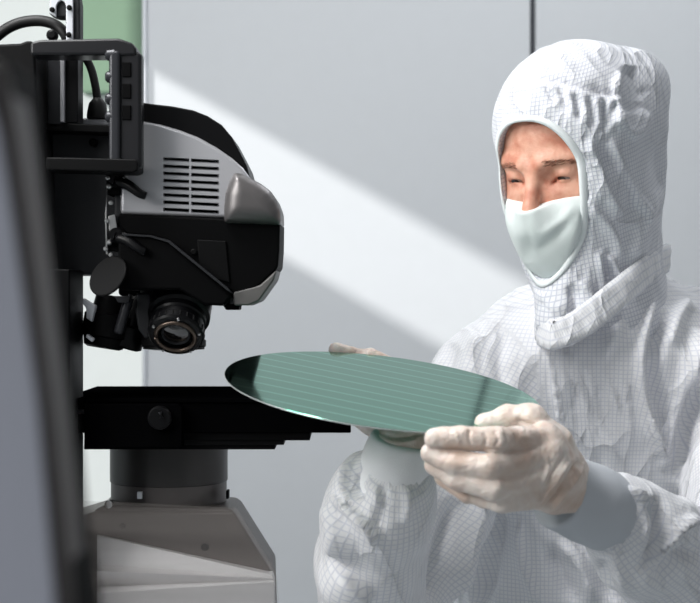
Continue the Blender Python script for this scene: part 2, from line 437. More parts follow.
from_bm2('vent_shade', bm, M['matte'], shell)  # black plates paint the shade at the bottom of the slots
prism('top_cap', [(126, 100), (150, 103.5), (172, 106), (193, 110), (208, 116), (222, 125), (232, 137), (240, 152), (247, 166), (251, 181), (243, 170), (232, 160), (216, 149), (198, 139), (180, 132), (160, 126), (143, 123), (126, 122)], YH+.006, YR, M['gloss'], ms, .002, 3)
rounded('front_cover', [(233, 171), (240, 172), (250, 177), (261, 183), (270, 190), (276, 199), (280, 210), (280.5, 224), (223, 222), (222.5, 207), (224, 192), (228, 180)], YH-.022, YR-.02, .017, M['bulge'], ms, .0016)
prism('lower_body', [(118, 213.5), (223, 218.5), (280, 221), (279.5, 250), (278, 268), (261, 284), (236, 304.5), (233, 300), (232, 291), (222, 287), (168, 241), (150, 236), (118, 234)], YH-.004, YR-.005, M['lower'], ms, .0025, 3)
prism('chin_plate', [(233, 292), (260, 285), (277, 269.5), (274, 280), (259, 301), (248, 305.5), (234, 305.5)], YH-.0045, YR-.02, M['facet'], ms, .002, 3)
prism('reflection_block', [(118, 124), (225, 150), (258, 185), (262, 284), (240, 300), (118, 296)], 1.555, 1.70, M['matte'], ms, .004)  # hidden block added so the wafer reflects a dark patch
prism('foot_pad', [(222, 304), (240, 304), (239, 310), (226, 310)], YH+.01, YH+.04, M['matte'], ms, .001)
ip = prism('access_door', [(197, 239.5), (226, 241), (230, 283), (215, 279), (199, 266)], YH-.0062, YH+.002, M['black'], ms, .0012, 3)
lathe('door_screw', P(194, 252, YH-.003), (0, -1, 0), [(0, .003), (.003, .003), (.0036, .0022)], M['black'], ip, 16)
# tapered nosepiece carriage under the head
prism('nosepiece_carriage', [(118, 233), (150, 236), (168, 241.5), (226, 290), (232, 296), (224, 306), (205, 305), (180, 290), (118, 290)], YH-.012, YH+.12, M['matte'], ms, .003, 3)
prism('carriage_trim', [(122, 233.5), (150, 235), (169, 240), (227, 287), (233, 294), (226.5, 290), (168, 242.5), (150, 237.2), (122, 235.5)], YH-.016, YH-.0115, M['char'], ms, .0006, 2)
# objective turret
tur = lathe('objective_turret', P(176, 278, 1.53), (0, -.12, -1), [(0, .036), (.02, .036), (.024, .033)], M['black'], ms, 48)
lathe('turret_skirt', P(189, 291, 1.535), (.15, -.15, -1), [(0, .037), (.004, .0385), (.008, .0385), (.010, .034)], M['gloss'], tur, 48)
ob = lathe('objective', P(174, 318, 1.52), (0, -.05, -1), [(-.022, .030), (.0, .0305), (.021, .0305), (.0225, .0325), (.0285, .0325), (.0295, .031), (.0315, .031), (.032, .025)], M['black'], ms, 56)
lathe('lens_front', P(174, 348.5, 1.52), (0, -.05, -1), [(0, .024), (.0016, .0235), (.0022, .012)], M['metal'], ob, 40)
ax = Vector((-.04, -.70, -.68)).normalized()
cc = P(177.5, 325, 1.482)
side = lathe('side_port', cc, ax, [(-.036, .031), (-.012, .031), (-.010, .0275), (-.004, .0275), (-.002, .026), (.004, .026), (.006, .0275), (.013, .0275), (.015, .026), (.0155, .0215), (.010, .021)], M['gloss'], ms, 56)
bm = bmesh.new()
for a0 in range(24):
    t = a0/24*2*math.pi; a_, b_, d_ = frame_of(ax); c2 = cc+ax*.0095+(a_*math.cos(t)+b_*math.sin(t))*.0272
    bm_lathe(bm, c2-ax*.003, ax, [(0, .0012), (.006, .0012)], 6)
from_bm2('knurl', bm, M['black'], side)
bm = bmesh.new()
q = [cc+ax*.0165+(frame_of(ax)[0]*math.cos(t*math.pi/24)+frame_of(ax)[1]*math.sin(t*math.pi/24))*.0192 for t in range(49)]
bm_tube(bm, q, .0021, 8); from_bm2('lens_ring', bm, M['bronze'], side)
bm = bmesh.new()
q = [cc+ax*.0125+(frame_of(ax)[0]*math.cos(t*math.pi/24)+frame_of(ax)[1]*math.sin(t*math.pi/24))*.0135 for t in range(49)]
bm_tube(bm, q, .0012, 8); from_bm2('inner_ring', bm, M['char'], side)
lathe('lens', cc+ax*.0095, ax, [(0, .017), (.001, .0165), (.0028, .012), (.0038, .006), (.004, .001)], M['glass'], side, 40)
for k in range(5):
    t = math.radians(35+k*68); s_ = cc+ax*.016+(frame_of(ax)[0]*math.cos(t)+frame_of(ax)[1]*math.sin(t))*.0243
    lathe('ring_screw', s_, ax, [(-.002, .0014), (.0012, .0014), (.0016, .0008)], M['metal'], side, 12)
prism('port_housing', [(136, 293), (148, 292), (152, 296), (152, 336), (146, 340), (138, 330), (135, 312)], 1.50, 1.545, M['char'], ms, .003, 3)
# slanted barrels left of the turret
lathe('objective', P(112, 296, 1.53), (-.16, -.05, -1), [(0, .016), (.018, .018), (.020, .0245), (.042, .0245), (.0435, .022), (.052, .020), (.054, .016)], M['black'], ms, 40)
lathe('objective', P(139, 297, 1.535), (-.32, .0, -1), [(0, .011), (.03, .012), (.032, .019), (.052, .019), (.054, .015)], M['gloss'], ms, 40)
lathe('objective_rod', P(129, 298, 1.505), (-.30, 0, -1), [(0, .0052), (.036, .0052), (.0375, .004)], M['post'], ms, 24)
prism('barrel_clamp', [(114, 296), (131, 296), (128, 303), (118, 303)], 1.49, 1.50, M['char'], ms, .001)
prism('bracket_arm', [(83, 298), (96, 306), (92, 322), (86, 318), (86, 308), (82, 303)], 1.50, 1.51, M['alu'], ms, .001)
prism('bright_tab', [(87, 334), (94, 339), (92, 342), (85.5, 337)], 1.488, 1.496, M['alu'], ms, .0004)
lathe('light_shade', P(109, 277, 1.452), (-.45, -.72, .42), [(0, .021), (.0012, .0215), (.0024, .0215), (.003, .0205)], M['black'], ms, 48)
# rear mounting plates and housings
prism('mounting_plate', [(46, 125), (120, 129), (121, 275), (46, 275)], 1.53, 1.60, M['char'], ms, .002)
lathe('plate_knob', P(94, 143, 1.528), (0, -1, 0), [(0, .0042), (.006, .0042), (.007, .0032)], M['matte'], ms, 24)
prism('plate_lip', [(46, 122), (108, 125), (118, 131), (108, 133), (46, 131)], 1.50, 1.66, M['black'], ms, .0015)
prism('deck', [(76, 118), (126, 118), (126, 126), (76, 126)], 1.54, 1.66, M['silver'], ms, .002)
prism('neck_block', [(114, 156), (136, 158), (136, 236), (114, 236)], 1.475, 1.66, M['char'], ms, .003)
prism('rear_housing', bk([(-70, 47), (20, 43), (42, 40), (49, 42), (50, 62), (60, 300), (62, 320), (62, 810), (-70, 810)], 1.46, 1.53, 42), 1.46, 1.53, M['black'], ms, .003)
prism('stand_post', bk([(30, 269), (83.5, 269), (83.5, 815), (30, 815)], 1.455, 1.53, 80), 1.455, 1.53, M['black'], ms, .002)
prism('rear_column', [(47, 52), (62, 52), (62, 128), (47, 128)], 1.50, 1.62, M['char'], ms, .002)
prism('guide_rail', [(64, 40), (78, 40), (78, 123), (64, 123)], 1.50, 1.53, M['gloss'], ms, .0015)
prism('guide_rail', [(60, 42), (64.5, 42), (64.5, 122), (60, 122)], 1.495, 1.52, M['silver'], ms, .0008)
# carry handle
hd = prism('handle', bk([(30, 42), (40, 39.5), (118, 38), (130, 40), (138, 43), (141.5, 48), (141.5, 55), (128, 56), (108, 55), (30, 55)], 1.43, 1.465, 120), 1.43, 1.465, M['handle'], ms, .0035, 4)
prism('handle_grip', [(118, 50), (141.5, 52), (141.5, 168), (118, 168)], 1.432, 1.452, M['handle'], hd, .004, 4)
prism('handle_post', [(108.5, 50), (120, 50), (120, 168), (108.5, 168)], 1.428, 1.45, M['post'], hd, .0035, 4)
for k in range(4):
    y = (55, 77, 99, 117)[k]
    lathe('grip_ridge', P(105.5, y, 1.434), (1, 0, 0), [(0, .0035), (.002, .0055), (.009, .0062), (.011, .0035)], M['post'], hd, 20)
for k in range(3):
    y = 62+k*21.5
    prism('finger_recess', [(122, y), (131, y), (131, y+15), (122, y+15)], 1.4305, 1.433, M['matte'], hd, .001)
prism('handle_foot', [(46, 157), (136, 159), (138, 162), (138, 170), (133, 172.5), (46, 170)], 1.425, 1.465, M['black'], hd, .004, 4)
# levers and latches down the joint
def latch(y, s=1.):
    bx_ = prism('latch', [(106, y-6), (118, y-6), (120, y+22), (107, y+22)], 1.468, 1.50, M['matte'], ms, .0015)
    lathe('latch_knob', P(117, y+6, 1.47), (0, -1, 0), [(0, .0085), (.006, .0085), (.009, .006)], M['gloss'], bx_, 24)
    lathe('pivot_screw', P(124.5, y+7, 1.462), (0, -1, 0), [(0, .0032), (.003, .0032), (.0042, .002)], M['metal'], bx_, 20)
    tube('lever', spline([P(117, y+8, 1.464), P(128, y+12, 1.458), (P(139, y+20, 1.455)), P(146, y+23, 1.455)], 5), lambda t: .0058-.002*t, M['gloss'], bx_, 14)
    lathe('link_pin', P(109.5, y+14, 1.466), (0, -1, .2), [(0, .0026), (.004, .0026), (.005, .0015)], M['metal'], bx_, 16)
latch(173); latch(229)
prism('joint_bracket', [(108, 216), (115, 214), (117, 228), (109, 231)], 1.462, 1.472, M['metal'], ms, .0008)
tube('spring_rod', [P(107.5, 176, 1.466), P(106, 214, 1.466), P(107, 254, 1.466)], .0011, M['metal'], ms, 8)
for (x, y) in ((108, 178), (111, 203), (107, 221), (111, 255), (106, 249)):
    lathe('hinge_screw', P(x, y, 1.462), (0, -1, .1), [(0, .0022), (.002, .0022), (.0028, .0012)], M['metal'], ms, 14)
# top bracket with slot and screws
br = prism('cable_bracket', [(49, 0), (51, -8), (57, -13), (66, -14), (74, -11), (79, -4), (80, 4), (80, 41), (65.5, 41), (65.5, 17), (57, 17), (49, 14)], 1.47, 1.49, M['char'], ms, .002)
prism('bracket_face', [(49.5, 0), (52, -7), (57, -11), (64, -12), (70, -8), (73, 0), (73, 40), (66, 40), (66, 6), (64.5, 2), (61, 0), (58, 2), (56, 6), (56, 17), (49.5, 13)], 1.466, 1.47, M['alu'], br, .0008)
for (x, y) in ((52.5, 10), (69.5, 8), (69, 35)):
    lathe('bracket_screw', P(x, y, 1.465), (0, -1, 0), [(0, .0026), (.002, .0026), (.003, .0014)], M['black'], br, 20)
lathe('cable_roller', P(53, 36, 1.475), (0, -1, 0), [(0, .0055), (.006, .0055), (.008, .003)], M['gloss'], br, 24)
# cables
tag(tube('cable', spline([P(-25, 52, 1.50), P(-8, 40, 1.50), P(8, 28, 1.50), P(24, 22, 1.50), P(42, 21, 1.50), P(57, 26, 1.50), P(67, 38, 1.50), P(70, 60, 1.51)], 8), .0056, M['rubber']),
    'thick black cable arching over the rear housing at top left', 'cable')
cb = empty('plug_cable', P(97, 120, 1.545), 'black cable with flared connector curving down behind the handle', 'cable')
tube('cord', spline([P(70, 34, 1.54), P(80, 50, 1.54), P(90, 66, 1.545), P(95, 84, 1.545), P(98, 104, 1.545)], 8), .0042, M['rubber'], cb)
lathe('connector', P(98, 98, 1.545), (-.05, 0, -1), [(0, .0045), (.006, .009), (.016, .0105), (.021, .0105), (.022, .006)], M['rubber'], cb, 28)
# stage
st = prism('stage', [(60, 402), (351, 402), (351, 433), (60, 433)], 1.50, 1.71, M['stage'], ms, .0015)
prism('stage_top_plate', [(60, 398.5), (262, 398.5), (300, 398.5), (300, 402.5), (60, 402.5)], 1.497, 1.715, M['stage'], st, .0008)
prism('stage_rail', [(60, 410), (150, 410), (150, 414), (60, 414)], 1.494, 1.501, M['char'], st, .001)
prism('stage_carriage', [(84, 404), (178, 404), (182, 407), (182, 448), (84, 448)], 1.488, 1.6, M['stage'], st, .0015)
prism('stage_step', [(170, 432), (310, 432), (310, 440.5), (170, 440.5)], 1.503, 1.72, M['matte'], st, .001)
prism('stage_step', [(170, 440), (284, 440), (284, 445), (170, 445)], 1.506, 1.70, M['black'], st, .0008)
prism('stage_step', [(84, 444), (275, 444), (275, 449.5), (84, 449.5)], 1.508, 1.70, M['matte'], st, .0008)
kn = lathe('stage_knob', P(160, 417.5, 1.488), (0, -1, 0), [(0, .0118), (.006, .0118), (.0075, .0108), (.008, .0092)], M['gloss'], st, 40)
tube('knob_grip', [P(160, 412, 1.478), P(161.5, 418, 1.478)], .0022, M['char'], kn, 10)
# column below the stage
cz = P(169, 0, 1.60)
def vz(py): return CZ-(py-CY)/F*1.53
def col(name, y0, y1, rpx, m, parent, bev=.001):
    r = rpx/F*1.56; h = vz(y0)-vz(y1)
    return lathe(name, (cz.x, 1.60, vz(y0)), (0, 0, -1), [(0, r-bev), (bev, r), (h-bev, r), (h, r-bev)], m, parent, 72)
col('focus_column', 448, 489, 60, M['colgrey'], ms)
rg = col('column_ring', 488, 514, 59, M['basegrey'], ms)
box('index_mark', 137, 492, 142, 499, 1.535, 1.541, M['alu'], rg, .0004)
box('lock_notch', 226, 491, 228.5, 499, 1.56, 1.575, M['matte'], rg, .0004)
prism('base_shoulder', [(94, 510), (104, 505), (230, 509), (235, 513), (235, 540), (94, 540)], 1.536, 1.63, M['basegrey'], ms, .003)
prism('base_body', [(60, 522), (96, 511), (234, 512), (271, 571), (273, 640), (273, 785), (60, 785)], 1.534, 1.63, M['basegrey'], ms, .003)
# ribbed aluminium cover: facets that converge on its right corner
bm = bmesh.new()
L = [(97, 535, 1.530), (97, 564, 1.517), (97, 571, 1.505), (97, 586, 1.514), (97, 593, 1.502), (97, 640, 1.514), (97, 790, 1.514)]
R = [(272, 575, 1.518), (273, 577.5, 1.518), (273, 578.5, 1.517), (274, 580, 1.518), (274, 581.5, 1.517), (275, 640, 1.516), (275, 790, 1.516)]
lv = [bm.verts.new(P(*a)) for a in L]; rv = [bm.verts.new(P(*a)) for a in R]
lb = [bm.verts.new(P(*a)+Vector((0, .02, 0))) for a in L]; rb = [bm.verts.new(P(*a)+Vector((0, .02, 0))) for a in R]
for i in range(len(L)-1):
    bm.faces.new((lv[i], lv[i+1], rv[i+1], rv[i])); bm.faces.new((lb[i+1], lb[i], rb[i], rb[i+1]))
    bm.faces.new((lv[i+1], lv[i], lb[i], lb[i+1])); bm.faces.new((rv[i], rv[i+1], rb[i+1], rb[i]))
bm.faces.new((lv[0], rv[0], rb[0], lb[0])); bm.faces.new((lv[-1], lb[-1], rb[-1], rv[-1]))
bmesh.ops.bevel(bm, geom=bm.edges[:], offset=.0008, segments=2, affect='EDGES', clamp_overlap=True)
bmesh.ops.recalc_face_normals(bm, faces=bm.faces); autosmooth(bm, 30)
from_bm2('base_cover', bm, M['basepanel'], ms)
lathe('base_screw', P(205, 547, 1.535), (0, -1, 0), [(0, .004), (.0012, .004), (.0018, .0028)], M['char'], ms, 24)
lathe('base_screw', P(123, 526, 1.535), (0, -1, 0), [(0, .003), (.0012, .003), (.0018, .002)], M['char'], ms, 24)
lathe('base_knob', P(110, 503, 1.53), (0, -1, 0), [(0, .004), (.01, .004), (.011, .002)], M['metal'], ms, 20)

# near, out-of-focus column of the stand's enclosure
YF = .45
fc = empty('machine_column', (P(0, 0, YF).x, YF, 0), 'tall curved machine column in blurred close foreground at the left edge', 'machine')
bm = bmesh.new()
def strip(poly_l, poly_r, Ya, Yb): return [P(x, y, Ya) for x, y in poly_l]+[P(x, y, Ya) for x, y in poly_r[::-1]]
ys = [60, 130, 200, 300, 400, 500, 603, 760]
xr = [36, 42, 50, 60, 70, 84, 98, 118]; xm = [2, 14, 23, 36, 49, 60, 70, 84]; xq = [-25, -6, 5, 19, 32, 41, 50, 62]
xr = [350-(350-v)*(YF+.044)/(YF+.004) for v in xr]
prism('side_panel', list(zip([v-4 for v in xm], ys))+list(zip(xr, ys))[::-1], YF+.004, YF+.044, M['matte'], fc, .003)
prism('shade_strip', list(zip(xq, ys))+list(zip([v+1 for v in xm], ys))[::-1], YF, YF+.03, M['column_b'], fc, .004)  # taupe strip paints the rounded silver column's turn into shade
prism('front_cover', list(zip([-140]*8, ys))+list(zip([v+1 for v in xq], ys))[::-1], YF-.006, YF+.03, M['column_s'], fc, .006)
bz = P(0, 760, YF).z
wbox('pedestal', (P(-140, 0, YF).x, YF, 0), (P(90, 0, YF).x, YF+.04, bz+.002), M['matte'], fc, .003)

# milky acrylic guard in front of the base, added to imitate a faint reflection
def haze():
    m = bpy.data.materials.new('milky_haze'); m.use_nodes = True; nt = m.node_tree; b = nt.nodes['Principled BSDF']
    tr = nt.nodes.new('ShaderNodeBsdfTransparent'); mx = nt.nodes.new('ShaderNodeMixShader')
    b.inputs['Base Color'].default_value = srgb((160, 153, 149)); b.inputs['Roughness'].default_value = .25
    tc = nt.nodes.new('ShaderNodeTexCoord'); mp = nt.nodes.new('ShaderNodeMapping'); mp.inputs['Rotation'].default_value = (0, .62, 0); mp.inputs['Scale'].default_value = (2, 1, 26)
    n = nt.nodes.new('ShaderNodeTexNoise'); n.inputs['Scale'].default_value = 1.6; n.inputs['Detail'].default_value = 2
    mr = nt.nodes.new('ShaderNodeMapRange'); mr.inputs['From Min'].default_value = .3; mr.inputs['From Max'].default_value = .75
    mr.inputs['To Min'].default_value = .04; mr.inputs['To Max'].default_value = .20
    nt.links.new(tc.outputs['Object'], mp.inputs['Vector']); nt.links.new(mp.outputs[0], n.inputs['Vector']); nt.links.new(n.outputs['Fac'], mr.inputs['Value'])
    nt.links.new(mr.outputs[0], mx.inputs[0]); nt.links.new(tr.outputs[0], mx.inputs[1]); nt.links.new(b.outputs[0], mx.inputs[2])
    nt.links.new(mx.outputs[0], nt.nodes['Material Output'].inputs['Surface']); return m
YA = 1.33
ag = prism('haze_veil', [(-40, 512), (60, 500), (236, 508), (276, 572), (282, 640), (282, 863), (-40, 863)], YA, YA+.003, haze(), None, .0006, 2)
tag(ag, 'added translucent acrylic guard low in front of the microscope base', 'veil')

# ================================================================== silicon wafer
Wc = Vector((.03108, 1.41819, 1.5-.08235)); tx, ty = .17173, .11567
wu = Vector((math.cos(ty), 0, -math.sin(ty))); wv = Vector((0, math.cos(tx), math.sin(tx))); wv = (wv-wu*wv.dot(wu)).normalized(); wn = wu.cross(wv)
Rw = Matrix((wu, wv, wn)).transposed().to_4x4(); R0 = .15
t = bmesh.new(); prof = [(-.0004, R0-.0004), (0, R0), (.0004, R0-.0004)]
bm_lathe(t, (0, 0, -.0004), (0, 0, 1), [(0, R0-.0005), (.0004, R0), (.0008, R0-.0005)], 256)
me = bpy.data.meshes.new('silicon_wafer'); t.to_mesh(me); t.free()
def wafermat():
    m = mat('green_film_silicon', (104, 168, 148), .09, 1.); nt = m.node_tree; b = nt.nodes['Principled BSDF']
    tc = nt.nodes['Texture Coordinate']; mp = nt.nodes.new('ShaderNodeMapping'); mp.inputs['Rotation'].default_value = (0, 0, .36)
    nt.links.new(tc.outputs['Object'], mp.inputs['Vector']); sp = nt.nodes.new('ShaderNodeSeparateXYZ'); nt.links.new(mp.outputs[0], sp.inputs[0])
    pp = nt.nodes.new('ShaderNodeMath'); pp.operation = 'PINGPONG'; pp.inputs[1].default_value = .0125; nt.links.new(sp.outputs['Y'], pp.inputs[0])
    mr = nt.nodes.new('ShaderNodeMapRange'); mr.inputs['From Min'].default_value = .0005; mr.inputs['From Max'].default_value = .0019; mr.inputs['To Min'].default_value = 1; mr.inputs['To Max'].default_value = 0
    nt.links.new(pp.outputs[0], mr.inputs['Value'])
    mc = nt.nodes.new('ShaderNodeMixRGB'); mc.inputs[1].default_value = srgb((68, 144, 118)); mc.inputs[2].default_value = srgb((128, 200, 174))
    nt.links.new(mr.outputs[0], mc.inputs[0]); nt.links.new(mc.outputs[0], b.inputs['Base Color']); return m
wf = link('silicon_wafer', me, wafermat(), None); 
wf.matrix_world = Matrix.Translation(Wc)@Rw@Matrix.Translation(wf.location)
bm = bmesh.new(); bm_tube(bm, [(R0*math.cos(a), R0*math.sin(a), -.0004) for a in np.linspace(0, 2*math.pi, 257)], .00055, 8)
rim = from_bm2('rim', bm, mat('wafer_edge_glint', (176, 180, 180), .3, .3), None); rim.matrix_world = Matrix.Translation(Wc)@Rw@Matrix.Translation(rim.location); rim.parent = wf; rim.matrix_parent_inverse = (Matrix.Translation(Wc)@Rw@Matrix.Translation(Vector((0, 0, -.0004)))).inverted()  # pale tube paints the bright highlight along the wafer's edge
tag(wf, 'large round green silicon wafer with fine parallel lines held in gloved hands', 'wafer')
# ================================================================== the person
pn = empty('person', (.33, 1.85, 0), 'person in white hooded cleanroom coverall, mask and gloves looking down at the wafer', 'person')
# ---- head frame
O = A(574.5, 158.5, 1.75); yaw, pit = math.radians(40), math.radians(20)
fh = np.array([-math.sin(yaw), -math.cos(yaw), 0]); zz_ = np.array([0, 0, 1.])
HF = math.cos(pit)*fh-math.sin(pit)*zz_; HU = math.cos(pit)*zz_+math.sin(pit)*fh; HR = np.array([math.cos(yaw), -math.sin(yaw), 0])
HM = np.stack([HR, HF, HU])
def tol(p): return (p-O)@HM.T
def tow(q): return np.asarray(q)@HM+O
# ---- body: head, face and neck
NB = A(606, 318, 1.80)   # base of the neck
def head_sd(p, mouth=True):
    q = tol(p); s = q.copy(); s[:, 0] = np.abs(s[:, 0])
    d = ell(q, (0, -.008, .035), (.076, .096, .085))
    d = smin(d, ell(q, (0, .028, -.026), (.068, .067, .090)), .02)
    d = smin(d, ell(q, (0, .04, -.083), (.044, .048, .032)), .02)
    d = smin(d, ell(s, (.040, .053, -.034), (.019, .026, .024)), .016)     # cheekbones
    d = smin(d, cap(s, (.012, .0885, .0165), (.043, .070, .020), .0085, .008), .012)   # brow ridge
    d = smax(d, -ell(s, (.031, .094, .002), (.019, .0135, .012)), .010)   # eye sockets
    d = smin(d, ell(s, (.031, .0735, .003), (.0142, .0128, .0128)), .003)  # lids
    d = smin(d, cap(q, (0, .089, .010), (0, .112, -.030), .0062, .0095), .010)         # nose
    d = smin(d, ell(s, (.0115, .100, -.035), (.0078, .0095, .0075)), .006)
    d = smin(d, ell(q, (0, .088, -.060), (.022, .012, .008)), .008)
    d = smin(d, ell(q, (0, .086, -.070), (.018, .011, .007)), .006)
    d = smin(d, ell(s, (.070, -.005, -.012), (.006, .018, .03)), .005)      # ears
    # eye slit between the lids
    sl = np.maximum(np.maximum(np.abs(s[:, 0]-.031)-.0125, np.abs(s[:, 2]+.0008+6.*(s[:, 0]-.031)**2*6)-.0018), .078-s[:, 1])
    d = smax(d, -sl, .0012)
    d = smin(d, cap(p, tow((0, -.03, -.07)), NB, .054, .060), .03)
    d = smin(d, ell(p, NB+np.array([0, .02, -.07]), (.13, .075, .06)), .04)
    return d
lo = O-np.array([.15, .16, .30]); hi = O+np.array([.17, .20, .16])
V, Q = nets(head_sd, lo, hi, .0022); V = relax(V, Q, 1, .4)
mesh_from('body', V, Q, M['skin'], pn)
bodyo = bpy.data.objects['body']
# eyes
for sx_ in (-1, 1):
    c = Vector(tow((sx_*.031, .0722, .002))); look = Vector(HM.T@np.array([-.12, .86, -.5]))
    e = lathe('eye', c, look, [(-.0115*math.cos(a), .0115*math.sin(a)) for a in np.linspace(.05, 2.62, 14)]+[(.0099, .0055)], M['eyew'], pn, 28)
    lathe('iris', c+look.normalized()*.0096, look, [(0, .0056), (.0009, .0052), (.0016, .003), (.0018, .0005)], M['iris'], e, 24)
# eyebrows: bands of short hairs lying on the brow ridge
rng = np.random.default_rng(4)
def surf_b(a, c, sd, b0=.16):
    """march towards the head along the local forward axis"""
    b = b0
    for _ in range(60):
        d = float(sd(tow(np.array([[a, b, c]])))[0])
        if d < .0003: break
        b -= max(d*.7, .0003)
    return b
for sx_ in (-1, 1):
    bm = bmesh.new()
    for i in range(100):
        u_ = rng.random(); a_ = sx_*(.016+.036*u_); c_ = .0180-.0065*u_+.0025*math.sin(u_*2.8)+(rng.random()-.5)*.0085*(1-.5*u_)
        b_ = surf_b(a_, c_, head_sd)
        p0 = Vector(tow((a_, b_-.0006, c_))); p1 = Vector(tow((a_+sx_*.005, surf_b(a_+sx_*.005, c_+.0012, head_sd)+.0004, c_+.0012)))
        bm_tube(bm, [p0, (p0+p1)/2+Vector(HF)*.0004, p1], lambda t: .0003*(1-.6*t), 4)
    from_bm2('eyebrow', bm, M['brow'], pn)

# ---- hood
egg_c = -.004
def egg(a, c, grow=0.):
    H = np.where(c > egg_c, .073, .107)+grow; Wd = np.where(c > egg_c, .0525, .0525)+grow
    n = np.where(c > egg_c, 2.3, 2.0)
    return (np.abs(a)/Wd)**n+(np.abs(c-egg_c)/H)**n   # <1 inside
def skull(p):
    q = tol(p); s = q.copy(); s[:, 0] = np.abs(s[:, 0])
    d = np.minimum(ell(q, (0, -.008, .035), (.076, .096, .085)), ell(q, (0, .028, -.026), (.068, .067, .090)))
    d = np.minimum(d, ell(s, (.070, -.005, -.012), (.006, .018, .03)))
    d = np.minimum(d, ell(s, (.040, .053, -.034), (.019, .026, .024)))
    return np.minimum(d, ell(q, (0, .04, -.083), (.044, .048, .032)))-.0025
def hood_outer(p):
    return smin(hood_form(p), skull(p)-.006, .008)
def hood_form(p):
    q = tol(p)
    d = ell(q, (0, -.012, .045), (.087, .104, .091))
    d = smin(d, ell(q, (0, .010, -.02), (.075, .083, .112)), .02)
    d = smin(d, ell(q, (0, .040, -.082), (.050, .062, .048)), .03)
    d = smin(d, ell(q, (.014, -.060, .005), (.068, .056, .095)), .03)
    d = smin(d, ell(p, A(634, 88, 1.80), (.036, .05, .036)), .05)   # puffed back of the crown
    d = smin(d, cap(p, tow((0, -.02, -.07)), NB+np.array([-.002, -.012, .0]), .075, .074), .035)
    d = smin(d, cap(p, tow((.0, .03, -.09)), A(562, 321, 1.694), .056, .029), .03)
    return d
def hood_sd(p):
    q = tol(p); g = egg(q[:, 0], q[:, 2]); e = (np.sqrt(g)-1)*.05
    cutd = np.maximum(e, .018-q[:, 1])
    return smax(hood_outer(p), -cutd, .003)
V, Q = nets(hood_sd, O-np.array([.16, .19, .26]), O+np.array([.19, .24, .17]), .0026); V = relax(V, Q, 2)
N = normals(V, Q)
ql = tol(V); inside = (egg(ql[:, 0], ql[:, 2]) < 1.25) & (ql[:, 1] > 0)
V0 = V.copy()
n1 = nz(V, 13, 3., (1, 1, .6)); n2 = nz(V, 34, 9., (1, 1, .5))
V = V+N*((n1*.0045+(1-2*np.abs(n2))*.0016))[:, None]
# seam of the crown gusset and the gathers under it
def puck(line, w, amp, asym=1.):
    global V
    V = fold(V, N, line, w, amp*1.3, asym)
puck([(503, 82), (520, 79), (545, 80), (570, 84), (595, 90), (625, 96), (650, 90)], 3.2, -.0035)
puck([(503, 90), (520, 87), (545, 87), (570, 92), (595, 98), (620, 104)], 4, .0018)
for (x, y, l, a) in ((560, 88, 26, 8), (575, 92, 30, 6), (590, 95, 34, 5), (604, 98, 34, 0), (545, 84, 18, 10), (615, 100, 26, -6)):
    puck([(x, y), (x+a*.5, y+l*.5), (x+a, y+l)], 3.0, -.0034); puck([(x+6, y+1), (x+6+a*.5, y+l*.5), (x+6+a, y+l)], 3.4, .0026)
puck([(622, 72), (618, 95), (620, 118), (628, 128)], 6, .008, .4)
puck([(632, 66), (631, 90), (632, 112)], 7, -.010)
puck([(645, 110), (640, 128), (628, 136)], 6, .006)
puck([(588, 140), (596, 160), (607, 190), (622, 215)], 6, .006, .5)
puck([(598, 142), (612, 165), (622, 190), (634, 214)], 6, -.005)
puck([(612, 140), (624, 170), (640, 200), (648, 222)], 6, .004, .5)
puck([(655, 190), (648, 215), (640, 240), (625, 262)], 7, .005)
puck([(668, 130), (660, 160), (662, 190)], 7, -.004)
puck([(600, 250), (612, 262), (618, 280), (612, 292)], 5, .005, .5)
puck([(590, 206), (606, 222), (616, 240), (619, 262)], 6, .005, .4)
puck([(598, 252), (600, 272), (606, 300), (606, 308)], 3.5, .008, .45)
puck([(608, 250), (609, 275), (613, 298)], 4, -.006)
puck([(570, 285), (576, 300), (575, 318)], 5, -.007)
puck([(582, 280), (588, 298), (588, 315)], 5, .005)
puck([(540, 292), (552, 305), (566, 312)], 5, .003)
V = relax(V, Q, 1, .35)
V = V+N*np.clip(.005-skull(V), 0, .03)[:, None]
V[inside] = V0[inside]
ql = tol(V); ang = np.arctan2(ql[:, 0], ql[:, 1]); rr = np.hypot(ql[:, 0], ql[:, 1])
el = np.arctan2(ql[:, 2]-.02, rr)
uv = np.stack([ang*.105*np.where(ql[:, 2] > .02, np.clip(np.cos(el), .35, 1), 1), np.where(ql[:, 2] > .02, el*.105, ql[:, 2]-.02)], 1)
hood = mesh_from('hood', V, Q, M['hood'], pn, uv)
